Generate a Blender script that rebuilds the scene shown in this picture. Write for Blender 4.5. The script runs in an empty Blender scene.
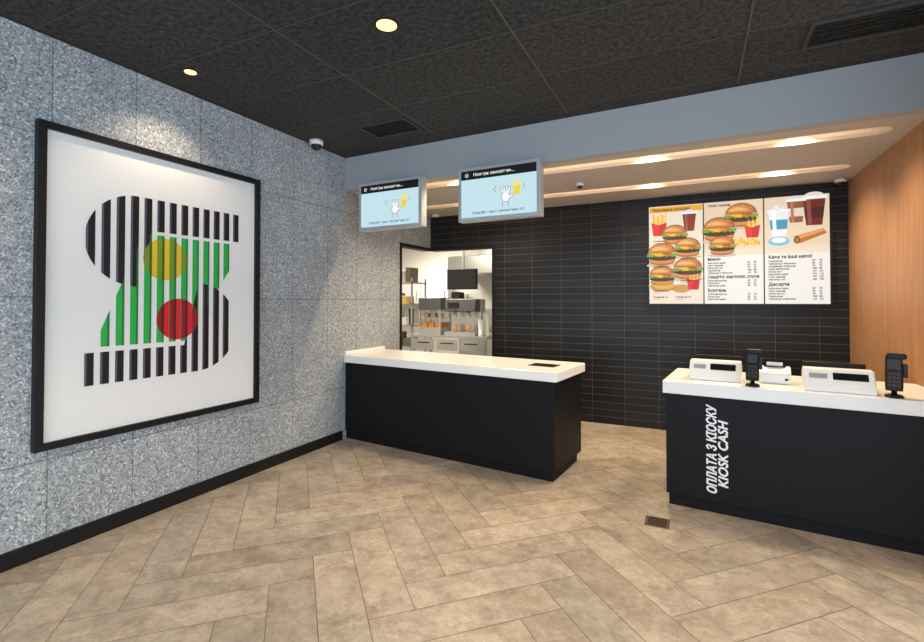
import bpy, bmesh, math, random
from mathutils import Vector, Matrix
random.seed(7)
scene = bpy.context.scene
try:
    scene.view_settings.view_transform = 'Standard'
except Exception: pass
COL = scene.collection

# ---------------------------------------------------------------- materials
def nodes_of(m):
    m.use_nodes = True
    nt = m.node_tree
    return nt, nt.nodes, nt.links, nt.nodes['Principled BSDF']

MC = {}
def mat(name, color, rough=0.5, metal=0.0, emit=0.0, spec=0.5, noise=0.0, nscale=20, bump=0.0):
    if name in MC: return MC[name]
    m = bpy.data.materials.new(name)
    nt, N, L, P = nodes_of(m)
    c = (color[0], color[1], color[2], 1)
    P.inputs['Base Color'].default_value = c
    P.inputs['Roughness'].default_value = rough
    P.inputs['Metallic'].default_value = metal
    P.inputs['Specular IOR Level'].default_value = spec
    if emit > 0:
        P.inputs['Emission Color'].default_value = c
        P.inputs['Emission Strength'].default_value = emit
    if noise > 0 or bump > 0:
        tc = N.new('ShaderNodeTexCoord'); no = N.new('ShaderNodeTexNoise')
        no.inputs['Scale'].default_value = nscale; no.inputs['Detail'].default_value = 5
        L.new(tc.outputs['Object'], no.inputs['Vector'])
        if noise > 0:
            r = N.new('ShaderNodeValToRGB')
            r.color_ramp.elements[0].position = .3; r.color_ramp.elements[1].position = .7
            r.color_ramp.elements[0].color = tuple(x*(1-noise) for x in color)+(1,)
            r.color_ramp.elements[1].color = tuple(min(1, x*(1+noise)) for x in color)+(1,)
            L.new(no.outputs['Fac'], r.inputs['Fac']); L.new(r.outputs['Color'], P.inputs['Base Color'])
        if bump > 0:
            b = N.new('ShaderNodeBump'); b.inputs['Strength'].default_value = bump; b.inputs['Distance'].default_value = .01
            L.new(no.outputs['Fac'], b.inputs['Height']); L.new(b.outputs['Normal'], P.inputs['Normal'])
    MC[name] = m
    return m

def vec_map(N, L, a, b, off=(0, 0)):
    tc = N.new('ShaderNodeTexCoord'); sp = N.new('ShaderNodeSeparateXYZ'); cb = N.new('ShaderNodeCombineXYZ')
    L.new(tc.outputs['Object'], sp.inputs[0])
    for i, ax in enumerate((a, b)):
        ad = N.new('ShaderNodeMath'); ad.operation = 'ADD'; ad.inputs[1].default_value = off[i]
        L.new(sp.outputs[ax], ad.inputs[0]); L.new(ad.outputs[0], cb.inputs[i])
    return tc, cb

def brick(N, L, vec, w, h, mortar, c1, c2, cm, offset=0.0, bias=0.0, smooth=0.1):
    b = N.new('ShaderNodeTexBrick')
    b.offset = offset; b.squash = 1.0; b.offset_frequency = 2
    b.inputs['Scale'].default_value = 1.0
    b.inputs['Brick Width'].default_value = w; b.inputs['Row Height'].default_value = h
    b.inputs['Mortar Size'].default_value = mortar; b.inputs['Mortar Smooth'].default_value = smooth
    b.inputs['Bias'].default_value = bias
    b.inputs['Color1'].default_value = (*c1, 1); b.inputs['Color2'].default_value = (*c2, 1); b.inputs['Mortar'].default_value = (*cm, 1)
    L.new(vec, b.inputs['Vector'])
    return b

def mult(N, L, a, b):
    x = N.new('ShaderNodeMix'); x.data_type = 'RGBA'; x.blend_type = 'MULTIPLY'; x.inputs[0].default_value = 1
    L.new(a, x.inputs[6]); L.new(b, x.inputs[7]); return x.outputs[2]

def ramp(N, L, fac, p0, c0, p1, c1):
    r = N.new('ShaderNodeValToRGB'); r.color_ramp.elements[0].position = p0; r.color_ramp.elements[1].position = p1
    r.color_ramp.elements[0].color = (*c0, 1); r.color_ramp.elements[1].color = (*c1, 1)
    L.new(fac, r.inputs['Fac']); return r

def terrazzo():
    m = bpy.data.materials.new('terrazzo_panel'); nt, N, L, P = nodes_of(m)
    tc, cb = vec_map(N, L, 'Y', 'Z', (-1.06+10, 0.42))
    br = brick(N, L, cb.outputs[0], .5, 1.0, .0035, (1, 1, 1), (.92, .92, .92), (.45, .45, .45), offset=0.0)
    v = N.new('ShaderNodeTexVoronoi'); v.inputs['Scale'].default_value = 105
    L.new(tc.outputs['Object'], v.inputs['Vector'])
    sp = N.new('ShaderNodeSeparateColor'); L.new(v.outputs['Color'], sp.inputs[0])
    r = N.new('ShaderNodeValToRGB'); r.color_ramp.interpolation = 'CONSTANT'
    e = r.color_ramp.elements
    e[0].position = 0; e[0].color = (.275, .30, .32, 1)
    e[1].position = .26; e[1].color = (.37, .395, .415, 1)
    for p, c in ((.56, (.47, .495, .51)), (.84, (.68, .70, .71)), (.93, (.17, .18, .20))):
        x = e.new(p); x.color = (*c, 1)
    L.new(sp.outputs[0], r.inputs['Fac'])
    n = N.new('ShaderNodeTexNoise'); n.inputs['Scale'].default_value = 230; n.inputs['Detail'].default_value = 3
    L.new(tc.outputs['Object'], n.inputs['Vector'])
    nr = ramp(N, L, n.outputs['Fac'], .35, (.75, .75, .75), .65, (1.2, 1.2, 1.2))
    n2 = N.new('ShaderNodeTexNoise'); n2.inputs['Scale'].default_value = 3; n2.inputs['Detail'].default_value = 4
    L.new(tc.outputs['Object'], n2.inputs['Vector'])
    nr2 = ramp(N, L, n2.outputs['Fac'], .3, (.92, .92, .92), .7, (1.06, 1.06, 1.06))
    L.new(mult(N, L, mult(N, L, mult(N, L, r.outputs['Color'], nr.outputs['Color']), nr2.outputs['Color']), br.outputs['Color']), P.inputs['Base Color'])
    P.inputs['Roughness'].default_value = .55
    return m

def black_tile():
    m = bpy.data.materials.new('black_wall_tile'); nt, N, L, P = nodes_of(m)
    tc, cb = vec_map(N, L, 'X', 'Z', (10.0, 0.0))
    br = brick(N, L, cb.outputs[0], .40, .092, .0032, (.008, .008, .009), (.014, .014, .015), (.075, .07, .065), offset=0.0)
    L.new(br.outputs['Color'], P.inputs['Base Color'])
    b = N.new('ShaderNodeBump'); b.inputs['Strength'].default_value = .6; b.inputs['Distance'].default_value = .004; b.invert = True
    L.new(br.outputs['Fac'], b.inputs['Height']); L.new(b.outputs['Normal'], P.inputs['Normal'])
    P.inputs['Roughness'].default_value = .38; P.inputs['Specular IOR Level'].default_value = .3
    return m

def ceiling_mat():
    m = bpy.data.materials.new('dark_ceiling_tile'); nt, N, L, P = nodes_of(m)
    tc, cb = vec_map(N, L, 'X', 'Y', (2.28+12.9, -2.1+12.8))
    br = brick(N, L, cb.outputs[0], 1.29, .64, .007, (1, 1, 1), (.72, .72, .72), (.12, .12, .12))
    n = N.new('ShaderNodeTexNoise'); n.inputs['Scale'].default_value = 30; n.inputs['Detail'].default_value = 6; n.inputs['Roughness'].default_value = .78
    L.new(tc.outputs['Object'], n.inputs['Vector'])
    r = ramp(N, L, n.outputs['Fac'], .40, (.007, .007, .007), .66, (.080, .077, .073))
    L.new(mult(N, L, r.outputs['Color'], br.outputs['Color']), P.inputs['Base Color'])
    b = N.new('ShaderNodeBump'); b.inputs['Strength'].default_value = .6; b.inputs['Distance'].default_value = .012
    L.new(n.outputs['Fac'], b.inputs['Height']); L.new(b.outputs['Normal'], P.inputs['Normal'])
    P.inputs['Roughness'].default_value = .85
    return m

def floor_mat():
    m = bpy.data.materials.new('stone_plank_tile'); nt, N, L, P = nodes_of(m)
    at = N.new('ShaderNodeAttribute'); at.attribute_name = 'tone'
    tc = N.new('ShaderNodeTexCoord')
    ad = N.new('ShaderNodeVectorMath'); ad.operation = 'MULTIPLY_ADD'; ad.inputs[1].default_value = (19, 23, 9)
    L.new(at.outputs['Color'], ad.inputs[0]); L.new(tc.outputs['Object'], ad.inputs[2])
    n = N.new('ShaderNodeTexNoise'); n.inputs['Scale'].default_value = 5.0; n.inputs['Detail'].default_value = 12; n.inputs['Roughness'].default_value = .82; n.inputs['Distortion'].default_value = .15
    L.new(ad.outputs[0], n.inputs['Vector'])
    r = ramp(N, L, n.outputs['Fac'], .34, (.245, .195, .15), .68, (.58, .495, .40))
    n2 = N.new('ShaderNodeTexNoise'); n2.inputs['Scale'].default_value = 2.6; n2.inputs['Detail'].default_value = 9; n2.inputs['Roughness'].default_value = .65; n2.inputs['Distortion'].default_value = .3
    L.new(ad.outputs[0], n2.inputs['Vector'])
    v = N.new('ShaderNodeValToRGB'); e = v.color_ramp.elements
    e[0].position = .475; e[0].color = (1, 1, 1, 1); e[1].position = .495; e[1].color = (1.2, 1.19, 1.18, 1)
    x = e.new(.515); x.color = (.92, .91, .90, 1)
    x = e.new(.56); x.color = (1, 1, 1, 1)
    L.new(n2.outputs['Fac'], v.inputs['Fac'])
    L.new(mult(N, L, mult(N, L, r.outputs['Color'], v.outputs['Color']), at.outputs['Color']), P.inputs['Base Color'])
    rr = ramp(N, L, n.outputs['Fac'], .3, (.42, .42, .42), .7, (.27, .27, .27))
    L.new(rr.outputs['Color'], P.inputs['Roughness'])
    P.inputs['Specular IOR Level'].default_value = .45
    return m

def wood_mat():
    m = bpy.data.materials.new('oak_panel'); nt, N, L, P = nodes_of(m)
    tc = N.new('ShaderNodeTexCoord'); mp = N.new('ShaderNodeMapping'); mp.inputs['Scale'].default_value = (1, 34, 1.0)
    L.new(tc.outputs['Object'], mp.inputs['Vector'])
    n = N.new('ShaderNodeTexNoise'); n.inputs['Scale'].default_value = 1.6; n.inputs['Detail'].default_value = 8; n.inputs['Roughness'].default_value = .65; n.inputs['Distortion'].default_value = .5
    L.new(mp.outputs[0], n.inputs['Vector'])
    r = ramp(N, L, n.outputs['Fac'], .3, (.27, .125, .055), .68, (.46, .245, .12))
    L.new(r.outputs['Color'], P.inputs['Base Color'])
    P.inputs['Roughness'].default_value = .5
    return m

M_TERR = terrazzo(); M_TILE = black_tile(); M_CEIL = ceiling_mat(); M_FLOOR = floor_mat(); M_WOOD = wood_mat()
M_FASC = mat('fascia_paint', (.37, .385, .40), .7)
M_SOFF = mat('soffit_paint', (.50, .46, .41), .65)
M_BLACK = mat('black_laminate', (.0060, .0065, .008), .5, noise=.15, nscale=30, spec=.2)
M_PLINTH = mat('plinth_black', (.006, .006, .007), .6, spec=.2)
M_WHITE = mat('solid_surface_white', (.92, .90, .87), .2)
M_BTRIM = mat('black_trim', (.008, .008, .008), .45, spec=.3)
M_CASE = mat('screen_casing', (.50, .52, .53), .35, metal=.3)
M_PLASW = mat('white_plastic', (.82, .82, .81), .35)
M_PLASB = mat('black_plastic', (.010, .010, .011), .4, spec=.3)
M_GLOSS = mat('dark_glass', (.01, .011, .012), .08)
M_STEEL = mat('stainless_steel', (.62, .62, .60), .3, metal=.85)
M_KWALL = mat('kitchen_wall', (.76, .74, .70), .5)
M_GROUT = mat('grout', (.15, .125, .10), .8)
M_LAMP = mat('lamp_glow', (1, .56, .20), .5, emit=2.8)
M_LED = mat('led_glow', (1, .70, .42), .5, emit=13)

# ---------------------------------------------------------------- builders
def empty(name, loc, rz=0.0):
    e = bpy.data.objects.new(name, None); e.location = loc; e.rotation_euler = (0, 0, rz)
    e.empty_display_size = .1
    COL.objects.link(e); return e

def finish(o, mats, parent=None, local=False, bevel=0.0, smooth=False):
    if not isinstance(mats, (list, tuple)): mats = [mats]
    for mm in mats: o.data.materials.append(mm)
    COL.objects.link(o)
    if parent:
        o.parent = parent
        if not local:
            M = Matrix.Translation(parent.location) @ parent.rotation_euler.to_matrix().to_4x4()
            o.matrix_parent_inverse = M.inverted()
    if bevel > 0:
        b = o.modifiers.new('bevel', 'BEVEL'); b.width = bevel; b.segments = 2; b.limit_method = 'ANGLE'
    if smooth:
        for p in o.data.polygons: p.use_smooth = True
    return o

def mesh(name, vs, fs, m, parent=None, local=False, bevel=0.0, smooth=False):
    me = bpy.data.meshes.new(name); me.from_pydata([tuple(v) for v in vs], [], fs)
    bm = bmesh.new(); bm.from_mesh(me); bmesh.ops.recalc_face_normals(bm, faces=bm.faces); bm.to_mesh(me); bm.free()
    return finish(bpy.data.objects.new(name, me), m, parent, local, bevel, smooth)

def prism(name, poly, z0, z1, m, parent=None, local=False, bevel=0.0):
    n = len(poly)
    vs = [(x, y, z0) for x, y in poly] + [(x, y, z1) for x, y in poly]
    fs = [tuple(range(n))[::-1], tuple(range(n, 2*n))] + [(i, (i+1) % n, (i+1) % n+n, i+n) for i in range(n)]
    return mesh(name, vs, fs, m, parent, local, bevel)

def box(name, a, b, m, parent=None, local=False, bevel=0.0):
    return prism(name, [(a[0], a[1]), (b[0], a[1]), (b[0], b[1]), (a[0], b[1])], a[2], b[2], m, parent, local, bevel)

def profile(name, prof, x0, x1, m, parent=None, local=False, bevel=0.0):
    """side profile (y,z) extruded along x"""
    n = len(prof)
    vs = [(x0, y, z) for y, z in prof] + [(x1, y, z) for y, z in prof]
    fs = [tuple(range(n))[::-1], tuple(range(n, 2*n))] + [(i, (i+1) % n, (i+1) % n+n, i+n) for i in range(n)]
    return mesh(name, vs, fs, m, parent, local, bevel)

def lathe(name, prof, c, m, parent=None, local=False, seg=32, axis='Z'):
    """prof list of (r, h)"""
    vs = []; fs = []
    for r, h in prof:
        for i in range(seg):
            a = 2*math.pi*i/seg
            if axis == 'Z': vs.append((c[0]+r*math.cos(a), c[1]+r*math.sin(a), c[2]+h))
            elif axis == 'Y': vs.append((c[0]+r*math.cos(a), c[1]+h, c[2]+r*math.sin(a)))
            else: vs.append((c[0]+h, c[1]+r*math.cos(a), c[2]+r*math.sin(a)))
    for k in range(len(prof)-1):
        for i in range(seg):
            j = (i+1) % seg
            fs.append((k*seg+i, k*seg+j, (k+1)*seg+j, (k+1)*seg+i))
    fs.append(tuple(range(seg))[::-1]); fs.append(tuple(range((len(prof)-1)*seg, len(prof)*seg)))
    o = mesh(name, vs, fs, m, parent, local)
    for p in o.data.polygons: p.use_smooth = len(p.vertices) == 4
    return o

def text_mesh(txt, size, shear=0.0, align='LEFT', bold=0.0):
    c = bpy.data.curves.new('t', 'FONT'); c.body = txt; c.size = size; c.shear = shear; c.align_x = align
    c.offset = bold; c.resolution_u = 3
    o = bpy.data.objects.new('t', c); COL.objects.link(o)
    dg = bpy.context.evaluated_depsgraph_get(); dg.update()
    me = bpy.data.meshes.new_from_object(o.evaluated_get(dg))
    vs = [tuple(v.co) for v in me.vertices]; fs = [tuple(p.vertices) for p in me.polygons]
    bpy.data.objects.remove(o); bpy.data.meshes.remove(me)
    return vs, fs

class Art:
    """flat layered artwork: polygons on a plane"""
    def __init__(s, O, U, Nn, V=(0, 0, 1), emit=0.0, rough=.5, step=.0006):
        s.O = Vector(O); s.U = Vector(U).normalized(); s.V = Vector(V).normalized(); s.N = Vector(Nn).normalized()
        s.vs = []; s.fs = []; s.mi = []; s.mats = []; s.emit = emit; s.rough = rough; s.step = step
    def m(s, c):
        nm = 'ink_%02x%02x%02x_%d' % (int(c[0]*255), int(c[1]*255), int(c[2]*255), int(s.emit*100))
        mm = mat(nm, c, s.rough, emit=s.emit) if s.emit == 0 else emat(nm, c, s.emit)
        if mm not in s.mats: s.mats.append(mm)
        return s.mats.index(mm)
    def raw(s, pts, fs, c, layer):
        b = len(s.vs); k = s.m(c)
        for u, v in pts: s.vs.append(s.O+s.U*u+s.V*v+s.N*(s.step*layer))
        for f in fs: s.fs.append(tuple(b+i for i in f)); s.mi.append(k)
    def poly(s, pts, c, layer=1): s.raw(pts, [tuple(range(len(pts)))], c, layer)
    def rect(s, u0, v0, u1, v1, c, layer=1): s.poly([(u0, v0), (u1, v0), (u1, v1), (u0, v1)], c, layer)
    def ell(s, u, v, a, b, c, layer=1, t0=0, t1=360, n=28, rot=0):
        cr, sr = math.cos(rot), math.sin(rot); P = []
        for i in range(n if t1-t0 >= 360 else n+1):
            t = math.radians(t0+(t1-t0)*i/n); x, y = a*math.cos(t), b*math.sin(t)
            P.append((u+x*cr-y*sr, v+x*sr+y*cr))
        s.poly(P, c, layer)
    def line(s, pts, w, c, layer=1):
        for (a, b), (d, e) in zip(pts, pts[1:]):
            l = math.hypot(d-a, e-b) or 1; nx, ny = -(e-b)/l*w/2, (d-a)/l*w/2
            s.poly([(a+nx, b+ny), (d+nx, e+ny), (d-nx, e-ny), (a-nx, b-ny)], c, layer)
    def text(s, t, u, v, size, c, layer=2, align='LEFT', shear=0, bold=0, rot=0, fit=None, maxw=None):
        vs, fs = text_mesh(t, size, shear, align, bold); cr, sr = math.cos(rot), math.sin(rot)
        k = 1.0; wd = max(p[0] for p in vs)-min(p[0] for p in vs)
        if fit: k = fit/wd
        if maxw and wd > maxw: k = maxw/wd
        s.raw([(u+x*k*cr-y*sr, v+x*k*sr+y*cr) for x, y, _ in vs], fs, c, layer)
    def build(s, name, parent):
        me = bpy.data.meshes.new(name); me.from_pydata([tuple(v) for v in s.vs], [], s.fs)
        o = bpy.data.objects.new(name, me); finish(o, s.mats, parent)
        for p, k in zip(me.polygons, s.mi): p.material_index = k
        return o

def emat(name, c, e):
    if name in MC: return MC[name]
    m = bpy.data.materials.new(name); nt, N, L, P = nodes_of(m)
    P.inputs['Base Color'].default_value = (c[0]*.1, c[1]*.1, c[2]*.1, 1); P.inputs['Roughness'].default_value = .4
    P.inputs['Emission Color'].default_value = (*c, 1); P.inputs['Emission Strength'].default_value = e
    MC[name] = m; return m

def S(r, g, b):
    f = lambda x: ((x/255+.055)/1.055)**2.4 if x > 10 else x/255/12.92
    return (f(r), f(g), f(b))

# ---------------------------------------------------------------- room shell
XL, XR, YB, H, HS = -3.6, 1.46, 6.32, 3.2, 2.83
YF, XW = -3.0, 3.6
def multi(name, boxes, m):
    vs = []; fs = []
    for a, b in boxes:
        k = len(vs)
        vs += [(x, y, z) for z in (a[2], b[2]) for x, y in ((a[0], a[1]), (b[0], a[1]), (b[0], b[1]), (a[0], b[1]))]
        fs += [tuple(k+i for i in f) for f in ((0, 3, 2, 1), (4, 5, 6, 7), (0, 1, 5, 4), (1, 2, 6, 5), (2, 3, 7, 6), (3, 0, 4, 7))]
    return mesh(name, vs, fs, m)
DOY, DOX, DOZ = 5.51, -2.58, 2.33
multi('wall_left', [((XL-.12, YF, 0), (XL, DOY, H)), ((XL-.12, DOY, DOZ), (XL, YB+.12, H))], M_TERR)
multi('wall_back', [((XL, YB, DOZ), (DOX, YB+.12, H)), ((DOX, YB, 0), (XR+.12, YB+.12, H))], M_TILE)
box('wall_right', (XR, 3.2, 0), (XR+.12, YB, H), M_WOOD)
box('wall_return', (XR+.12, 3.2, 0), (XW+.1, 3.3, H), mat('plaster', (.55, .55, .54), .8))
box('ceiling', (XL, YF, H), (XW, YB, H+.1), M_CEIL)
box('baseboard_left', (XL, YF, 0), (XL+.018, 4.30, .10), M_BTRIM)
tr = empty('trim_1', (XL, DOY, 1))
box('post_left', (XL-.13, DOY-.03, 0), (XL+.012, DOY+.012, DOZ+.03), M_BTRIM, tr)
box('post_right', (DOX-.012, YB-.012, 0), (DOX+.03, YB+.13, DOZ+.03), M_BTRIM, tr)
box('head_left', (XL-.13, DOY+.012, DOZ-.012), (XL+.012, YB, DOZ+.03), M_BTRIM, tr)
box('head_back', (XL+.012, YB-.012, DOZ-.012), (DOX-.012, YB+.13, DOZ+.03), M_BTRIM, tr)

def glazed(name, p0, p1):
    e = empty(name, ((p0[0]+p1[0])/2, (p0[1]+p1[1])/2, 0))
    d = Vector((p1[0]-p0[0], p1[1]-p0[1])); n = max(2, int(d.length/1.6)); dd = d/n; w = .03
    for i in range(n+1):
        q = Vector(p0)+dd*i; box('mullion_%d' % i, (q.x-w, q.y-w, 0), (q.x+w, q.y+w, H), M_BTRIM, e)
    for nm, z0, z1 in (('sill', 0, .12), ('transom', 2.4, 2.46), ('head', H-.1, H)):
        box(nm, (min(p0[0], p1[0])-.02, min(p0[1], p1[1])-.02, z0), (max(p0[0], p1[0])+.02, max(p0[1], p1[1])+.02, z1), M_BTRIM, e)
glazed('window_1', (XW, 3.15), (XW, YF))
glazed('window_2', (XL+.05, YF), (XW-.05, YF))

# fascia and soffit with recessed light slots
yf0, yf1 = 4.35, 4.165
prism('trim_fascia', [(XL, yf0), (XR, yf1), (XR, yf1+.1), (XL, yf0+.1)], HS, H, M_FASC)
sof = empty('ceiling_soffit', (-1, 5.2, HS))
slots = [(4.47, 4.68), (5.54, 5.75)]; sx0, sx1 = -3.35, 1.22
T = .03
prism('panel_front', [(XL, yf0+.1), (XR, yf1+.1), (XR, slots[0][0]), (XL, slots[0][0])], HS, HS+T, M_SOFF, sof)
box('panel_mid', (XL, slots[0][1], HS), (XR, slots[1][0], HS+T), M_SOFF, sof)
box('panel_rear', (XL, slots[1][1], HS), (XR, YB, HS+T), M_SOFF, sof)
M_COVE = mat('cove_paint', (.78, .72, .64), .7)
for k, (a, b) in enumerate(slots):
    r = (b-a)/2; cy = (a+b)/2
    for side, xe, xw in ((-1, sx0, XL), (1, sx1, XR)):
        pts = [(xw, a), (xe, a)] + [(xe+side*r*math.sin(t), cy-r*math.cos(t)) for t in [math.pi*i/12 for i in range(1, 12)]] + [(xe, b), (xw, b)]
        prism('slot_end_%d_%d' % (k, side), pts, HS, HS+T, M_SOFF, sof)
    box('slot_back_%d' % k, (XL, a-.06, HS+.12), (XR, b+.03, HS+.14), M_COVE, sof)
    box('slot_side_a_%d' % k, (XL, a-.06, HS+T), (XR, a-.05, HS+.12), M_COVE, sof)
    box('slot_side_b_%d' % k, (XL, b+.01, HS+T), (XR, b+.03, HS+.12), M_COVE, sof)
    box('led_strip_%d' % k, (sx0, a-.045, HS+T+.003), (sx1, a-.025, HS+T+.012), M_LED, sof)

def spot(name, loc, e, color=(1, .80, .55), size=80, blend=.7, rad=.04, parent=None, aim=None):
    l = bpy.data.lights.new(name, 'SPOT'); l.energy = e; l.color = color; l.spot_size = math.radians(size); l.spot_blend = blend; l.shadow_soft_size = rad
    o = bpy.data.objects.new(name, l); o.location = loc; COL.objects.link(o)
    if aim is not None:
        o.rotation_euler = (Vector(aim)-Vector(loc)).to_track_quat('-Z', 'Y').to_euler()
    if parent: 
        o.parent = parent; o.matrix_parent_inverse = Matrix.Translation(parent.location).inverted()
    return o

def downlight(x, y, z, r, e, size=90, aim=None, drop=.03):
    d = empty('recessed_downlight', (x, y, z))
    lathe('ring', [(r*1.0, -.004), (r*1.25, -.004), (r*1.25, 0.002), (r*1.0, 0.002)], (x, y, z), M_PLASB, d)
    lathe('lens', [(r*.98, -.002), (r*.98, .001)], (x, y, z-.004), M_LAMP, d)
    spot('beam', (x, y, z-drop), e, size=size, parent=d, aim=aim or (x, y, 0))
for x, y in ((-2.3, 4.575), (-.36, 4.575), (.75, 4.575), (-2.4, 5.645), (-.45, 5.645), (.75, 5.645)):
    downlight(x, y, HS+.115, .05, 90, 140, drop=.03)

downlight(-1.64, 2.35, H, .062, 125, 110)
downlight(-3.24, 2.22, H, .04, 32, 120)
downlight(-3.24, .6, H, .04, 32, 120)
downlight(-1.64, 0.3, H, .062, 120, 110)
downlight(1.0, 1.8, H, .062, 120, 110)
downlight(2.4, 1.8, H, .062, 120, 110)

def diffuser(x0, y0, x1, y1):
    e = empty('ceiling_air_vent', ((x0+x1)/2, (y0+y1)/2, H)); w = .025; z = H-.012
    mf = mat('vent_frame', (.035, .035, .035), .5)
    box('f1', (x0, y0, z), (x1, y0+w, H), mf, e); box('f2', (x0, y1-w, z), (x1, y1, H), mf, e)
    box('f3', (x0, y0+w, z), (x0+w, y1-w, H), mf, e); box('f4', (x1-w, y0+w, z), (x1, y1-w, H), mf, e)
    n = 6
    for i in range(n):
        y = y0+w+(y1-y0-2*w)*(i+.5)/n
        mesh('louvre_%d' % i, [(x0+w, y-.012, z), (x1-w, y-.012, z), (x1-w, y+.012, H), (x0+w, y+.012, H)], [(0, 1, 2, 3)], M_PLINTH, e)
diffuser(-2.85, 3.60, -2.32, 3.94)
diffuser(.63, 3.43, 1.25, 3.76)
g = empty('ceiling_grid', (-1, 3, H)); M_BAR = mat('grid_bar', (.10, .10, .10), .5, metal=.5)
for i, x in enumerate((-2.28, -.99, .30, 1.59, 2.88)):
    box('bar_%d' % i, (x-.006, YF, H-.004), (x+.006, 4.14 if x < 1.4 else 3.2, H), M_BAR, g)
M_BAR2 = mat('cross_bar', (.055, .055, .055), .6)
for i in range(-6, 4):
    y = 2.1+.64*i
    if YF < y < 4.1: box('cross_%d' % (i+6), (XL, y-.004, H-.003), (XR if y > 3.2 else XW, y+.004, H), M_BAR2, g)

def dome(name, x, y, z, r=.05):
    d = empty(name, (x, y, z))
    lathe('base', [(r*1.15, 0), (r*1.15, -r*.5), (r*1.02, -r*.8)], (x, y, z), M_PLASW, d)
    lathe('dome', [(r*.9, 0)] + [(r*.9*math.cos(t), -r*.9*math.sin(t)) for t in [math.pi/2*i/6 for i in range(1, 6)]] + [(.002, -r*.9)], (x, y, z-r*.78), M_GLOSS, d)
dome('security_camera', -3.47, 3.74, H, .06)
dome('security_camera', 1.37, 6.2, HS, .045)
dome('smoke_detector', -1.11, 5.2, HS, .035)
dome('security_camera', -3.42, 6.15, HS, .045)

# ---------------------------------------------------------------- floor herringbone
def herring(name, x0, x1, y0, y1):
    W = .235; n = 4; gap = .004; ang = math.radians(45); ca, sa = math.cos(ang), math.sin(ang)
    bm = bmesh.new(); lay = bm.loops.layers.float_color.new('tone')
    R = 80
    ox, oy = .05, .1
    def add(px, py, w, h):
        g_ = gap/W/2
        pts = [(px+g_, py+g_), (px+w-g_, py+g_), (px+w-g_, py+h-g_), (px+g_, py+h-g_)]
        P = [((a*W)*ca-(b*W)*sa+ox, (a*W)*sa+(b*W)*ca+oy) for a, b in pts]
        cx = sum(p[0] for p in P)/4; cy = sum(p[1] for p in P)/4
        if cx < x0-.6 or cx > x1+.6 or cy < y0-.6 or cy > y1+.6: return
        f = bm.faces.new([bm.verts.new((a, b, 0)) for a, b in P])
        t = random.uniform(.84, 1.10); w_ = random.uniform(-.02, .02)
        for l in f.loops: l[lay] = (t+w_, t, t-w_, 1)
    for y in range(-R, R):
        for m_ in range(-R//(2*n)-6, R//(2*n)+7):
            add(y+2*n*m_, y, n, 1)
            add(y, y-2*n+1+2*n*m_, 1, n)
    for co, no in (((x0, 0, 0), (-1, 0, 0)), ((x1, 0, 0), (1, 0, 0)), ((0, y0, 0), (0, -1, 0)), ((0, y1, 0), (0, 1, 0))):
        bmesh.ops.bisect_plane(bm, geom=bm.verts[:]+bm.edges[:]+bm.faces[:], plane_co=co, plane_no=no, clear_outer=True)
    for f in bm.faces:
        if f.normal.z < 0: f.normal_flip()
    vs = [bm.verts.new(v) for v in ((x0, y0, -.002), (x1, y0, -.002), (x1, y1, -.002), (x0, y1, -.002))]
    f = bm.faces.new(vs); f.material_index = 1
    me = bpy.data.meshes.new(name); bm.to_mesh(me); bm.free()
    return finish(bpy.data.objects.new(name, me), [M_FLOOR, M_GROUT])
herring('floor', XL, XW, YF, YB)

dx, dy = -.25, 3.66
dr = empty('floor_drain', (dx, dy, 0))
M_DR = mat('drain_frame', (.16, .11, .08), .4, metal=.6)
box('frame', (dx-.08, dy-.08, 0), (dx+.08, dy+.08, .003), M_DR, dr)
for i in range(7): box('slot_%d' % i, (dx-.06, dy-.064+i*.02, .003), (dx+.06, dy-.055+i*.02, .004), M_PLINTH, dr)

# ---------------------------------------------------------------- counters
def counter(name, top, body, plinth, h=.95, th=.085):
    c = empty(name, ((top[0][0]+top[1][0])/2, (top[0][1]+top[2][1])/2, 0))
    prism('plinth', plinth, 0, .09, M_PLINTH, c)
    prism('body', body, .09, h-th, M_BLACK, c, bevel=.002)
    prism('worktop', top, h-th, h, M_WHITE, c, bevel=.006)
    return c
cl = counter('serving_counter',
    [(XL+.002, 4.33), (-1.06, 4.02), (-.98, 4.80), (XL+.002, 5.11)],
    [(XL+.002, 4.362), (-1.09, 4.055), (-1.015, 4.768), (XL+.002, 5.075)],
    [(XL+.002, 4.38), (-1.11, 4.08), (-1.05, 4.74), (XL+.002, 5.04)])
box('counter_upstand', (XL+.002, 4.34, .95), (XL+.03, 5.10, .99), M_WHITE, None, bevel=.003)
pad = empty('counter_tray_mat', (-1.29, 4.44, .95), math.radians(-6))
box('mat', (-.13, -.09, 0), (.13, .09, .006), M_PLASB, pad, True, bevel=.003)
box('rim', (-.10, -.06, .006), (.10, .06, .009), M_GLOSS, pad, True)

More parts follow.
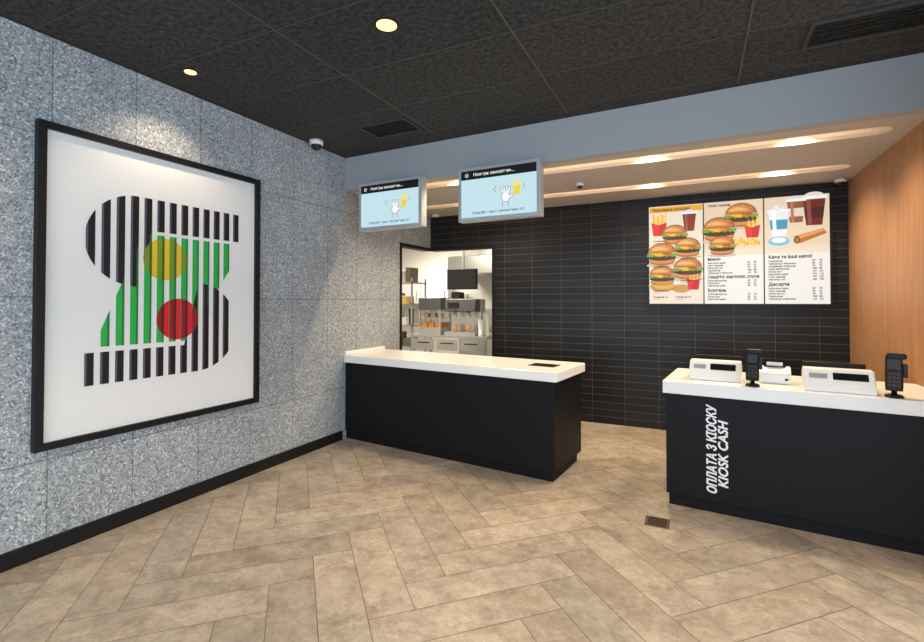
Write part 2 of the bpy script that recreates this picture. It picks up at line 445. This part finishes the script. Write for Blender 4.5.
XE = XR-.004
cr_ = counter('payment_counter',
    [(-.23, 3.99), (XE, 3.815), (XE, 4.635), (-.15, 4.81)],
    [(-.208, 4.022), (XE, 3.847), (XE, 4.60), (-.13, 4.77)],
    [(-.19, 4.045), (XE, 3.872), (XE, 4.56), (-.10, 4.73)], th=.095)
fd = Vector((XE+.208, 3.847-4.022, 0)).normalized(); fn = Vector((fd.y, -fd.x, 0))
O = Vector((-.208, 4.022, 0))
art = Art(O+fn*.0015, fd, fn, step=.0003)
for k, (du, dv) in enumerate(((0, 0), (.003, 0), (-.003, 0), (0, .003), (0, -.003), (.002, .002), (-.002, -.002))):
    art.text('ОПЛАТА З КІОСКУ', .342+du, .145+dv, .087, (.88, .88, .88), 1+k, shear=.2, rot=math.pi/2, fit=.64)
    art.text('KIOSK CASH', .415+du, .20+dv, .087, (.88, .88, .88), 1+k, shear=.2, rot=math.pi/2, fit=.48)
art.build('lettering', cr_)

# ---------------------------------------------------------------- tills etc
RZ = math.radians(-6)
def till(x, y, w=.38):
    e = empty('pos_terminal', (x, y, .95), RZ)
    profile('housing', [(-.13, 0), (.14, 0), (.14, .10), (.06, .145), (-.05, .145), (-.13, .03)], -w/2, w/2, M_PLASW, e, True, bevel=.008)
    y0, z0, y1, z1 = -.13, .03, -.05, .145
    d = Vector((0, y1-y0, z1-z0)); n = Vector((0, -(z1-z0), (y1-y0))).normalized()
    def q(u, t, o): p = Vector((0, y0, z0))+d*t+n*o; return (u, p.y, p.z)
    for nm, u0, u1, t0, t1, o, mm in (('display', -.03, w/2-.035, .45, .82, .002, M_GLOSS), ('label', -w/2+.03, -.06, .5, .75, .002, mat('grey_label', (.3, .3, .31), .5))):
        mesh(nm, [q(u0, t0, o), q(u1, t0, o), q(u1, t1, o), q(u0, t1, o), q(u0, t0, -.004), q(u1, t0, -.004), q(u1, t1, -.004), q(u0, t1, -.004)],
             [(0, 1, 2, 3), (4, 5, 6, 7), (0, 1, 5, 4), (1, 2, 6, 5), (2, 3, 7, 6), (3, 0, 4, 7)], mm, e, True)
    profile('touch_screen', [(.15, .02), (.175, .02), (.22, .165), (.195, .165)], -w/2+.01, w/2-.01, M_PLASB, e, True, bevel=.004)
    box('screen_stand', (-.06, .14, 0), (.06, .24, .03), M_PLASB, e, True)
def reader(x, y, s=1.0, rz=0.0):
    e = empty('card_reader', (x, y, .95), RZ+rz)
    lathe('base', [(.045*s, 0), (.045*s, .012), (.03*s, .02)], (0, 0, 0), M_PLASB, e, True)
    lathe('pole', [(.014*s, .018), (.014*s, .13*s)], (0, .01, 0), M_PLASB, e, True)
    profile('cradle', [(-.02*s, .06*s), (.035*s, .06*s), (.05*s, .16*s), (.0, .16*s)], -.042*s, .042*s, M_PLASB, e, True, bevel=.004)
    profile('handset', [(-.06*s, .05*s), (-.028*s, .04*s), (.06*s, .225*s), (.025*s, .245*s)], -.04*s, .04*s, M_PLASB, e, True, bevel=.006)
    a = Vector((0, -.06*s, .05*s)); b = Vector((0, .025*s, .245*s)); d = b-a; n = Vector((0, -d.z, d.y)).normalized()
    def q(u, t, o): p = a+d*t+n*o; return (u, p.y, p.z)
    def tab(nm, u0, u1, t0, t1, o, mm):
        mesh(nm, [q(u0, t0, o), q(u1, t0, o), q(u1, t1, o), q(u0, t1, o), q(u0, t0, -.002), q(u1, t0, -.002), q(u1, t1, -.002), q(u0, t1, -.002)],
             [(0, 1, 2, 3), (4, 5, 6, 7), (0, 1, 5, 4), (1, 2, 6, 5), (2, 3, 7, 6), (3, 0, 4, 7)], mm, e, True)
    tab('screen', -.03*s, .03*s, .6, .9, .0015, mat('reader_screen', (.06, .07, .08), .15))
    for i in range(4):
        for j in range(3):
            tab('key_%d%d' % (i, j), (-.028+.02*j)*s, (-.012+.02*j)*s, .1+.11*i, .18+.11*i, .002, mat('key', (.035, .035, .04), .5))
    box('top_roll', (-.036*s, .02*s, .225*s), (.06*s, .07*s, .26*s), M_PLASB, e, True, bevel=.012)
    box('side_cable_clip', (.04*s, 0, .12*s), (.062*s, .04*s, .2*s), M_PLASB, e, True, bevel=.004)
till(.14, 4.24, .35)
reader(.365, 4.0)
till(.865, 4.06, .38)
reader(1.125, 3.92, 1.05, math.radians(-10))
pr = empty('receipt_printer', (.53, 4.25, .95), RZ)
profile('body', [(-.09, 0), (.09, 0), (.09, .11), (.0, .125), (-.09, .08)], -.10, .10, M_PLASW, pr, True, bevel=.01)
box('slot', (-.07, -.02, .118), (.07, -.01, .126), M_PLASB, pr, True)
mesh('paper', [(-.05, -.012, .12), (.05, -.012, .12), (.05, -.03, .155), (-.05, -.03, .155)], [(0, 1, 2, 3)], M_PLASW, pr, True)
box('cash_light', (.06, -.094, .03), (.08, -.088, .045), M_PLASB, pr, True)

# ---------------------------------------------------------------- order screens
def order_screen(x0, x1, y, z0, z1, rz):
    w = x1-x0; e = empty('order_status_screen', (x0, y, z0))
    r = Vector((math.cos(rz), math.sin(rz), 0)); nb = Vector((-math.sin(rz), math.cos(rz), 0))
    def P(u, dpt): p = Vector((x0, y, 0))+r*u+nb*dpt; return (p.x, p.y)
    prism('casing', [P(0, 0), P(w, 0), P(w, .10), P(0, .10)], z0, z1, M_CASE, e, bevel=.006)
    # wall brackets fixed to the fascia
    for i, u in enumerate((.15, w-.2)):
        prism('bracket_%d' % i, [P(u, .10), P(u+.05, .10), P(u+.05, .116), P(u, .116)], z1-.2, z1, M_STEEL, e)
    b = .035
    a = Art(Vector((x0, y, z0))-nb*.002, r, -nb, emit=.95, step=.0005)
    h = z1-z0
    a.rect(b, b, w-b, h-b, S(196, 226, 234), 0)
    a.rect(b, h-b-.085, w-b, h-b, S(12, 12, 14), 1)
    a.text('Номери замовлень...', b+.13, h-b-.055, .042, S(240, 240, 240), 2, bold=.0006)
    a.ell(b+.06, h-b-.043, .018, .018, S(240, 240, 240), 2); a.ell(b+.06, h-b-.043, .011, .011, S(12, 12, 14), 3)
    K = S(40, 45, 50); Wt = S(248, 250, 250)
    cx, cy = w*.60, h*.44
    def ol(u, v, p, q, rot, L=2):
        a.ell(u, v, p+.004, q+.004, K, L, rot=rot); a.ell(u, v, p, q, Wt, L+1, rot=rot)
    ol(cx, cy-.03, .04, .045, 0)
    for i, (du, ln, rt) in enumerate(((-.036, .030, .35), (-.013, .040, .12), (.011, .042, -.08), (.034, .034, -.3))):
        ol(cx+du, cy+.03, .0095, ln, rt, 4)
    ol(cx+.05, cy-.03, .01, .03, -.9, 4)
    a.ell(cx, cy-.03, .036, .041, Wt, 6)
    a.line([(cx-.03, cy-.075), (cx-.035, cy-.12)], .004, K, 4); a.line([(cx+.025, cy-.075), (cx+.03, cy-.12)], .004, K, 4)
    a.poly([(cx+.085, cy-.02), (cx+.135, cy-.02), (cx+.15, cy+.06), (cx+.075, cy+.06)], S(235, 215, 60), 7)
    for i in range(4): a.line([(cx+.085+.017*i, cy+.05), (cx+.078+.024*i, cy+.115+.012*(i % 2))], .012, S(245, 225, 90), 6)
    a.line([(cx-.10, cy+.02), (cx-.12, cy+.05), (cx-.10, cy+.08)], .004, K, 3); a.line([(cx+.17, cy+.04), (cx+.19, cy+.08)], .004, K, 3)
    a.text('Слідкуйте, ваше замовлення тут', w*.5, b+.03, .034, S(50, 90, 110), 2, align='CENTER', bold=.0006)
    a.build('display', e)
    return e
rzf = math.atan2(yf1-yf0, XR-XL)
order_screen(-3.31, -2.495, 4.225, 2.325, 2.845, rzf)
order_screen(-2.07, -1.235, 4.178, 2.325, 2.845, rzf)

# ---------------------------------------------------------------- wall painting
pt = empty('framed_wall_art', (XL, 2.3, 1.65))
py0, py1, pz0, pz1 = 1.475, 3.12, .645, 2.66; fw = .045
for nm, a, b in (('frame_bottom', (XL, py0, pz0), (XL+.045, py1, pz0+fw)), ('frame_top', (XL, py0, pz1-fw), (XL+.045, py1, pz1)),
                 ('frame_left', (XL, py0, pz0+fw), (XL+.045, py0+fw, pz1-fw)), ('frame_right', (XL, py1-fw, pz0+fw), (XL+.045, py1, pz1-fw))):
    box(nm, a, b, M_BTRIM, pt)
box('backing', (XL, py0+fw, pz0+fw), (XL+.018, py1-fw, pz1-fw), mat('art_paper', (.85, .84, .82), .6), pt)
A = Art((XL+.019, 0, 0), (0, 1, 0), (1, 0, 0))
DK = S(10, 8, 14); MV = S(92, 84, 104); GR = S(40, 175, 75); DG = S(14, 120, 50); YE = S(236, 196, 50); RE = S(215, 32, 46)
yc, rc, R0 = (2.27, 1.87), (2.37, 1.42), .165
def sq(v): return math.sqrt(max(0.0, v))
def up_lo(y):
    if y < 2.07: return 1.97-.31*sq(1-((y-2.07)/.335)**2)
    return 2.07 if y > 2.17 else 1.66+(y-2.07)*4.1
def up_hi(y): return 1.97+.335*sq(1-((y-2.07)/.335)**2) if y < 2.07 else 2.305
def dn_lo(y): return 1.0 if y < 2.53 else 1.34-.34*sq(1-((y-2.53)/.36)**2)
def dn_hi(y):
    if y < 2.42: return 1.215
    if y < 2.53: return 1.215+(y-2.42)*4.2
    return 1.34+.36*sq(1-((y-2.53)/.36)**2)
def gr_lo(y): return 1.25 if y < 2.45 else 1.25+(y-2.45)*1.55
def gr_hi(y): return min(2.045, 1.42+2.5*(y-1.86)) 
def strip(y0, y1, lo, hi, c, layer, n=5):
    ys = [y0+(y1-y0)*i/n for i in range(n+1)]
    P = [(y, lo(y)) for y in ys]+[(y, hi(y)) for y in reversed(ys)]
    if max(hi(y)-lo(y) for y in ys) > .01: A.poly(P, c, layer)
A.ell(*yc, R0, R0*.95, YE, 1); A.ell(*rc, R0, R0*.95, RE, 1)
pitch = .0925
for k in range(13):
    y = 1.772+k*pitch
    a0, a1 = y-.026, y+.025
    if y < 2.95:
        strip(a0-.004, a0+.012, up_lo, up_hi, MV, 3); strip(a0+.010, a1, up_lo, up_hi, DK, 4)
    if y < 2.87:
        strip(a0-.004, a0+.012, dn_lo, dn_hi, MV, 3); strip(a0+.010, a1, dn_lo, dn_hi, DK, 4)
    if 1.86 < y < 2.8:
        strip(a0-.002, a1, gr_lo, gr_hi, GR, 2)
        strip(a1-.013, a1, gr_lo, gr_hi, DG, 5)
        for (cy, cz), c1, c2 in ((yc, S(120, 150, 30), S(60, 100, 30)), (rc, S(150, 14, 32), S(80, 10, 24))):
            lo_ = lambda q, cy=cy, cz=cz: cz-.95*sq(R0**2-(q-cy)**2)
            hi_ = lambda q, cy=cy, cz=cz: cz+.95*sq(R0**2-(q-cy)**2)
            if abs(a0-cy) < R0 or abs(a1-cy) < R0:
                strip(max(a0, cy-R0), min(a1, cy+R0), lo_, hi_, c1, 6)
                if a1-.018 > cy-R0 and a1 < cy+R0: strip(a1-.018, a1, lo_, hi_, c2, 7)
A.build('print', pt)

# ---------------------------------------------------------------- menu board
mb = empty('menu_board', (.39, YB-.03, 2.1))
mx0, mx1, mz0, mz1 = -.506, 1.293, 1.53, 2.705
box('casing', (mx0-.02, YB-.056, mz0-.02), (mx1+.02, YB-.001, mz1+.02), M_PLASB, mb)
B = Art((mx0, YB-.057, mz0), (1, 0, 0), (0, -1, 0), emit=.93, step=.0004)
MW, MH = mx1-mx0, mz1-mz0; pw = MW/3
TX = S(45, 38, 35)
for i in range(3):
    B.rect(i*pw+.006, 0, (i+1)*pw-.006, MH, S(240, 236, 230), 0)
    B.rect(i*pw+.006, .55 if i else 0, (i+1)*pw-.006, MH, S(232, 210, 182) if i else S(238, 224, 204), 1)
    if i:
        for k in range(8): B.rect(i*pw+.006, .55+.012*k, (i+1)*pw-.006, .562+.012*k, tuple(S(236+k*-.5, 222-k, 204-k*2)), 2)
def burger(u, v, s, L=3):
    B.ell(u, v-.50*s, .62*s, .10*s, S(205, 190, 170), L)
    B.ell(u, v-.33*s, .52*s, .18*s, S(176, 104, 46), L+1)
    B.ell(u, v-.30*s, .50*s, .13*s, S(212, 146, 78), L+2)
    B.ell(u, v-.18*s, .56*s, .13*s, S(88, 44, 24), L+3)
    for i in range(9): B.ell(u+(-.48+.12*i)*s, v-(.2+.03*(i % 3))*s, .04*s, .025*s, S(60, 28, 16), L+4, n=8)
    P = [(u-.6*s, v-.10*s)] + [(u+(-.6+1.2*i/12)*s, v+(-.16+.06*(i % 2))*s) for i in range(13)] + [(u+.6*s, v+.0*s), (u-.6*s, v+.0*s)]
    B.poly(P, S(110, 165, 50), L+5)
    B.poly([(u-.5*s, v+.04*s), (u-.1*s, v-.14*s), (u+.5*s, v+.04*s)], S(245, 180, 40), L+6)
    B.ell(u+.2*s, v-.02*s, .2*s, .05*s, S(200, 50, 35), L+6)
    for j in range(5):
        f = 1-j*.13
        c = tuple(a_+(b_-a_)*j/4 for a_, b_ in zip((176, 96, 38), (240, 184, 108)))
        B.ell(u-.03*j*s, v+(.02+.035*j)*s, .56*f*s, (.44*f-.03*j)*s, S(*c), L+7+j, 0, 180)
    for i in range(9): B.ell(u+(-.36+.09*i)*s, v+(.2+.08*(i % 2)+.03*(i % 3))*s, .018*s, .012*s, S(250, 232, 190), L+12, n=8)
def fries(u, v, s, L=3):
    for i in range(10):
        x = u+(-.36+.08*i)*s; B.line([(x*.7+u*.3, v), (x, v+(.5+.13*((i*3) % 4)/3)*s)], .06*s, (S(245, 200, 70), S(228, 172, 48), S(250, 215, 110))[i % 3], L+(i % 3))
    B.poly([(u-.28*s, v-.55*s), (u+.28*s, v-.55*s), (u+.38*s, v+.15*s), (u, v+.02*s), (u-.38*s, v+.15*s)], S(200, 22, 28), L+3)
    B.poly([(u-.26*s, v-.53*s), (u-.02*s, v-.53*s), (u-.02*s, v+.02*s), (u-.34*s, v+.12*s)], S(225, 40, 40), L+4)
def cup(u, v, s, c, c2, L=3):
    B.poly([(u-.22*s, v-.5*s), (u+.22*s, v-.5*s), (u+.32*s, v+.4*s), (u-.32*s, v+.4*s)], c, L)
    B.poly([(u-.25*s, v-.25*s), (u+.25*s, v-.25*s), (u+.285*s, v+.1*s), (u-.285*s, v+.1*s)], c2, L+1)
    B.poly([(u-.16*s, v-.5*s), (u-.06*s, v-.5*s), (u-.1*s, v+.4*s), (u-.22*s, v+.4*s)], tuple(min(1, x*1.5+.04) for x in c), L+2)
    B.rect(u-.36*s, v+.38*s, u+.36*s, v+.48*s, S(245, 245, 245), L+3)
    B.ell(u, v+.48*s, .28*s, .14*s, S(225, 222, 215), L+4, 0, 180)
B.rect(.012, MH-.075, pw-.012, MH-.01, S(236, 168, 40), 2)
B.text('Популярне сьогодні', .04, MH-.06, .046, S(40, 25, 15), 3, bold=.0015, maxw=.42)
fries(.12, MH-.23, .23); cup(.45, MH-.20, .23, S(120, 60, 30), S(160, 30, 30)); burger(.29, MH-.34, .24, 8)
burger(.15, MH-.57, .28); burger(.43, MH-.50, .24); burger(.43, MH-.75, .27); burger(.15, MH-.83, .25)
B.ell(.16, .20, .14, .055, S(205, 140, 60), 3); B.ell(.17, .215, .12, .04, S(228, 172, 85), 4); B.ell(.36, .18, .1, .05, S(205, 150, 70), 3); fries(.49, .27, .19)
for (u, v) in ((.05, MH-.42), (.36, MH-.635), (.05, MH-.725), (.35, MH-.90), (.05, .155), (.30, .08), (.05, .08)):
    B.text('Подвійний сет', u, v-.008, .024, TX, 17, bold=.0006); B.text('119 грн', u, v-.034, .022, S(190, 40, 30), 17)
o = pw
B.text('Нові смаки', o+.05, MH-.055, .042, S(40, 25, 15), 12, bold=.001)
burger(o+.38, MH-.16, .28); burger(o+.16, MH-.31, .29); burger(o+.19, MH-.50, .23, 5)
fries(o+.49, MH-.32, .2, 4)
for k in range(26): B.ell(o+.31+.0095*k, MH-.50+.016*((k*5) % 4), .034, .009, (S(240, 190, 60), S(222, 160, 44), S(250, 212, 100))[k % 3], 5+k % 3, rot=.6*((k*7) % 5-2))
def lst(o, v, title, n):
    B.text(title, o+.04, v, .046, S(20, 15, 15), 4, bold=.0018, maxw=.51)
    rows = ['Гамбургер', 'Чізбургер з беконом', 'Подвійний чізбургер', 'Курячий бургер', 'Фреш рол', 'Картопля мала', 'Соус сирний', 'Нагетси 6 шт']
    for k in range(n):
        vv = v-.038-.029*k
        B.text(rows[(k+n) % 8], o+.04, vv, .025, TX, 4, bold=.0009); B.text('%d' % (49+13*k), o+.50, vv, .025, TX, 4, bold=.0009); B.text('%d' % (69+13*k), o+.44, vv, .025, TX, 4, bold=.0009)
lst(pw, .50, 'Меню', 5); lst(pw, .295, 'Сандвічі, картопля, соуси', 3); lst(pw, .14, 'Бургери', 3)
o = 2*pw
cup(o+.14, MH-.28, .30, S(235, 235, 240), S(60, 150, 190)); cup(o+.30, MH-.16, .26, S(150, 90, 50), S(225, 215, 200)); cup(o+.46, MH-.17, .32, S(110, 38, 28), S(80, 28, 25))
for k in range(6): B.ell(o+.12+.02*(k % 3), MH-.13+.02*(k//3), .035, .022, (S(250, 248, 242), S(225, 220, 215))[k % 2], 9+k)
B.ell(o+.14, MH-.50, .12, .07, S(225, 215, 200), 3); B.ell(o+.14, MH-.485, .10, .05, S(120, 190, 215), 4); B.ell(o+.14, MH-.475, .07, .03, S(240, 245, 248), 5)
B.poly([(o+.28, MH-.44), (o+.54, MH-.37), (o+.57, MH-.42), (o+.33, MH-.52)], S(190, 112, 50), 3)
B.poly([(o+.29, MH-.445), (o+.54, MH-.375), (o+.55, MH-.395), (o+.31, MH-.475)], S(226, 162, 90), 4); B.ell(o+.305, MH-.48, .03, .04, S(150, 50, 35), 5); B.ell(o+.305, MH-.48, .018, .025, S(110, 150, 50), 6)
lst(o, .50, 'Кава та інші напої', 8); lst(o, .20, 'Десерти', 5)
B.build('display', mb)

# ---------------------------------------------------------------- kitchen beyond the opening
KX0, KX1, KY1, KH = -7.2, -1.6, 9.6, 2.9
box('floor_kitchen', (KX0, 5.0, -.1), (KX1, KY1, -.003), mat('kitchen_tile_floor', (.30, .27, .24), .4))
box('wall_kitchen_back', (KX0, KY1, 0), (KX1, KY1+.1, KH), M_KWALL)
box('wall_kitchen_left', (KX0-.1, 5.0, 0), (KX0, KY1+.1, KH), M_KWALL)
box('wall_kitchen_right', (KX1, YB+.12, 0), (KX1+.1, KY1+.1, KH), M_KWALL)
box('wall_kitchen_front', (KX0, 4.9, 0), (XL-.12, 5.0, KH), M_KWALL)
prism('ceiling_kitchen', [(KX0, 4.9), (XL-.12, 4.9), (XL-.12, YB+.12), (KX1, YB+.12), (KX1, KY1), (KX0, KY1)], KH, KH+.1, M_KWALL)
def klight(x, y):
    e = empty('ceiling_light_panel', (x, y, KH))
    box('frame', (x-.31, y-.31, KH-.02), (x+.31, y+.31, KH), M_PLASW, e)
    box('diffuser', (x-.28, y-.28, KH-.024), (x+.28, y+.28, KH-.02), mat('panel_glow', (1, .96, .88), .5, emit=5), e)
    l = bpy.data.lights.new('lamp', 'AREA'); l.size = .55; l.energy = 52; l.color = (1, .90, .74)
    o = bpy.data.objects.new('lamp', l); o.location = (x, y, KH-.04); COL.objects.link(o)
    o.parent = e; o.matrix_parent_inverse = Matrix.Translation(e.location).inverted()
klight(-4.2, 6.6); klight(-5.0, 8.4)
def table(name, x0, x1, y0, y1, h):
    e = empty(name, ((x0+x1)/2, (y0+y1)/2, 0))
    box('top', (x0, y0, h-.04), (x1, y1, h), M_STEEL, e, bevel=.004)
    box('shelf', (x0+.03, y0+.03, .25), (x1-.03, y1-.03, .28), M_STEEL, e)
    for i, (x, y) in enumerate(((x0+.02, y0+.02), (x1-.06, y0+.02), (x0+.02, y1-.06), (x1-.06, y1-.06))):
        box('leg_%d' % i, (x, y, 0), (x+.04, y+.04, h-.04), M_STEEL, e)
    for i in range(3):
        box('drawer_%d' % i, (x0+.08+i*(x1-x0-.1)/3, y0-.012, h-.24), (x0+.03+(i+1)*(x1-x0-.1)/3, y0, h-.06), M_STEEL, e, bevel=.003)
        box('handle_%d' % i, (x0+.16+i*(x1-x0-.1)/3, y0-.03, h-.13), (x0-.05+(i+1)*(x1-x0-.1)/3, y0-.012, h-.115), M_PLASB, e)
    return e
table('prep_table', -4.35, -2.95, 6.95, 7.6, 1.0)
M_DKST = mat('dark_steel', (.16, .16, .16), .35, metal=.8)
wc = empty('food_warmer', (-4.0, 7.3, 1.0))
box('body', (-4.28, 7.1, 1.0), (-3.85, 7.5, 1.12), M_STEEL, wc, bevel=.004)
box('top', (-4.28, 7.1, 1.42), (-3.85, 7.5, 1.62), M_DKST, wc, bevel=.004)
box('mid_shelf', (-4.27, 7.12, 1.27), (-3.86, 7.49, 1.285), M_STEEL, wc)
for i, (x, y) in enumerate(((-4.28, 7.1), (-3.88, 7.1), (-4.28, 7.47), (-3.88, 7.47))): box('post_%d' % i, (x, y, 1.12), (x+.03, y+.03, 1.42), M_STEEL, wc)
for i in range(3):
    box('tray_%d' % i, (-4.24+.13*i, 7.14, 1.12), (-4.13+.13*i, 7.45, 1.2), mat('amber_tray', (.5, .22, .05), .4), wc, bevel=.004)
    box('carton_%d' % i, (-4.23+.13*i, 7.2, 1.285), (-4.14+.13*i, 7.3, 1.36), mat('carton', (.6, .45, .2), .6), wc, bevel=.004)
cm = empty('coffee_machine', (-3.5, 7.3, 1.0))
box('base', (-3.75, 7.05, 1.0), (-3.2, 7.5, 1.06), M_STEEL, cm, bevel=.005)
box('rear', (-3.75, 7.3, 1.06), (-3.2, 7.5, 1.6), M_STEEL, cm, bevel=.005)
profile('head', [(7.05, 1.40), (7.3, 1.38), (7.3, 1.6), (7.1, 1.6)], -3.75, -3.2, M_DKST, cm, bevel=.005)
box('panel', (-3.68, 7.045, 1.46), (-3.5, 7.09, 1.54), M_GLOSS, cm)
box('grinder_hopper', (-3.7, 7.2, 1.6), (-3.55, 7.4, 1.72), M_GLOSS, cm, bevel=.01)
for i in range(2):
    lathe('spout_%d' % i, [(.03, 0), (.03, .09)], (-3.6+.25*i, 7.15, 1.30), M_STEEL, cm, seg=16)
    lathe('cup_%d' % i, [(.025, 0), (.038, .1)], (-3.6+.25*i, 7.15, 1.06), mat('paper_cup', (.7, .3, .08), .6), cm, seg=16)
cs = empty('paper_cup_stack', (-3.06, 7.2, 1.0))
for i in range(3): lathe('stack_%d' % i, [(.035, 0), (.042, .02), (.036, .02), (.044, .26+.05*i), (.048, .27+.05*i)], (-3.12+.07*(i % 2), 7.12+.1*i, 1.0), M_PLASW, cs, seg=16)
tv = empty('kitchen_monitor', (-3.5, 7.2, 1.93))
box('panel', (-3.77, 7.18, 1.76), (-3.22, 7.23, 2.1), M_PLASB, tv, bevel=.005)
box('glass', (-3.755, 7.176, 1.775), (-3.235, 7.18, 2.085), M_GLOSS, tv)
box('pole', (-3.51, 7.23, 1.9), (-3.48, 7.26, KH), M_STEEL, tv)
rk = empty('storage_rack', (-5.3, 7.9, 0))
for i, (x, y) in enumerate(((-5.75, 7.6), (-4.75, 7.6), (-5.75, 8.1), (-4.75, 8.1))): box('post_%d' % i, (x, y, 0), (x+.03, y+.03, 2.0), M_STEEL, rk)
cols = [S(230, 225, 215), S(150, 110, 70), S(205, 170, 90), S(90, 75, 60), S(240, 240, 240), S(110, 115, 105)]
for j in range(5):
    z = .3+.4*j
    box('shelf_%d' % j, (-5.75, 7.6, z), (-4.72, 8.13, z+.025), M_STEEL, rk)
    x = -5.68
    for i in range(9):
        w = random.uniform(.08, .13); hh = random.uniform(.12, .30); c = random.choice(cols)
        if x+w > -4.76: break
        mm = mat('pack_%d' % cols.index(c), c, .6)
        if i % 2: lathe('tub_%d_%d' % (j, i), [(w*.42, 0), (w*.5, hh*.9), (w*.53, hh*.9), (w*.53, hh)], (x+w/2, 7.75, z+.025), mm, rk, seg=16)
        else: box('pack_%d_%d' % (j, i), (x, 7.65, z+.025), (x+w, 7.95, z+.025+hh), mm, rk, bevel=.004)
        x += w+.012
kc = empty('kitchen_wall_cabinet', (-5.4, 9.4, 1.8))
for i in range(2):
    box('carcass_%d' % i, (-6.2+.7*i, 9.25, 1.5), (-5.53+.7*i, KY1, 2.15), M_PLASW, kc, bevel=.004)
    box('handle_%d' % i, (-5.62+.7*i, 9.22, 1.6), (-5.6+.7*i, 9.25, 1.8), M_STEEL, kc)
hd = empty('extractor_hood', (-3.6, 8.9, 2.2))
prism('canopy', [(-4.4, 8.4), (-2.9, 8.4), (-2.9, KY1-.02), (-4.4, KY1-.02)], 2.1, 2.45, M_STEEL, hd, bevel=.01)
box('duct', (-3.9, 8.8, 2.45), (-3.4, 9.3, KH), M_STEEL, hd)
fr = empty('deep_fryer', (-3.7, 9.0, 0))
box('cabinet', (-4.3, 8.7, .08), (-3.1, 9.5, .95), M_STEEL, fr, bevel=.01)
box('splashback', (-4.3, 9.45, .95), (-3.1, 9.5, 1.4), M_STEEL, fr)
for i in range(3):
    box('vat_%d' % i, (-4.2+.37*i, 8.8, .95), (-3.95+.37*i, 9.35, .96), M_PLASB, fr); box('basket_handle_%d' % i, (-4.1+.37*i, 8.55, 1.03), (-4.07+.37*i, 8.95, 1.05), M_PLASB, fr)
    box('basket_%d' % i, (-4.19+.37*i, 8.9, .96), (-3.97+.37*i, 9.3, 1.06), mat('fries_gold', (.6, .35, .08), .6), fr)
for i in range(4): box('foot_%d' % i, (-4.25+1.0*(i % 2), 8.75+.6*(i//2), -.003), (-4.2+1.0*(i % 2), 8.8+.6*(i//2), .08), M_STEEL, fr)
ur = empty('utensil_rail', (-4.6, 9.5, 1.7))
box('rail', (-4.85, 9.52, 1.70), (-4.42, 9.54, 1.72), M_STEEL, ur); box('mount', (-4.65, 9.54, 1.69), (-4.6, KY1, 1.73), M_STEEL, ur)
for i in range(4):
    box('handle_%d' % i, (-4.82+.11*i, 9.51, 1.5), (-4.805+.11*i, 9.525, 1.71), M_PLASB, ur)
    lathe('bowl_%d' % i, [(.01, 0), (.035, .008), (.01, .016)], (-4.812+.11*i, 9.505, 1.46), M_STEEL, ur, seg=14, axis='Y')

# ---------------------------------------------------------------- world
w = bpy.data.worlds.new('World'); scene.world = w; w.use_nodes = True
bg = w.node_tree.nodes['Background']
bg.inputs['Color'].default_value = (.69, .84, 1.0, 1); bg.inputs['Strength'].default_value = 3.85

# ---------------------------------------------------------------- camera
cd = bpy.data.cameras.new('camera'); cam = bpy.data.objects.new('camera', cd); COL.objects.link(cam)
cam.location = (0, 0, 1.55); cam.rotation_euler = (math.radians(90.9), 0, math.radians(25.9))
cd.sensor_width = 36; cd.lens = 480/924*36; cd.shift_y = -26.5/924; cd.clip_start = .05
scene.camera = cam
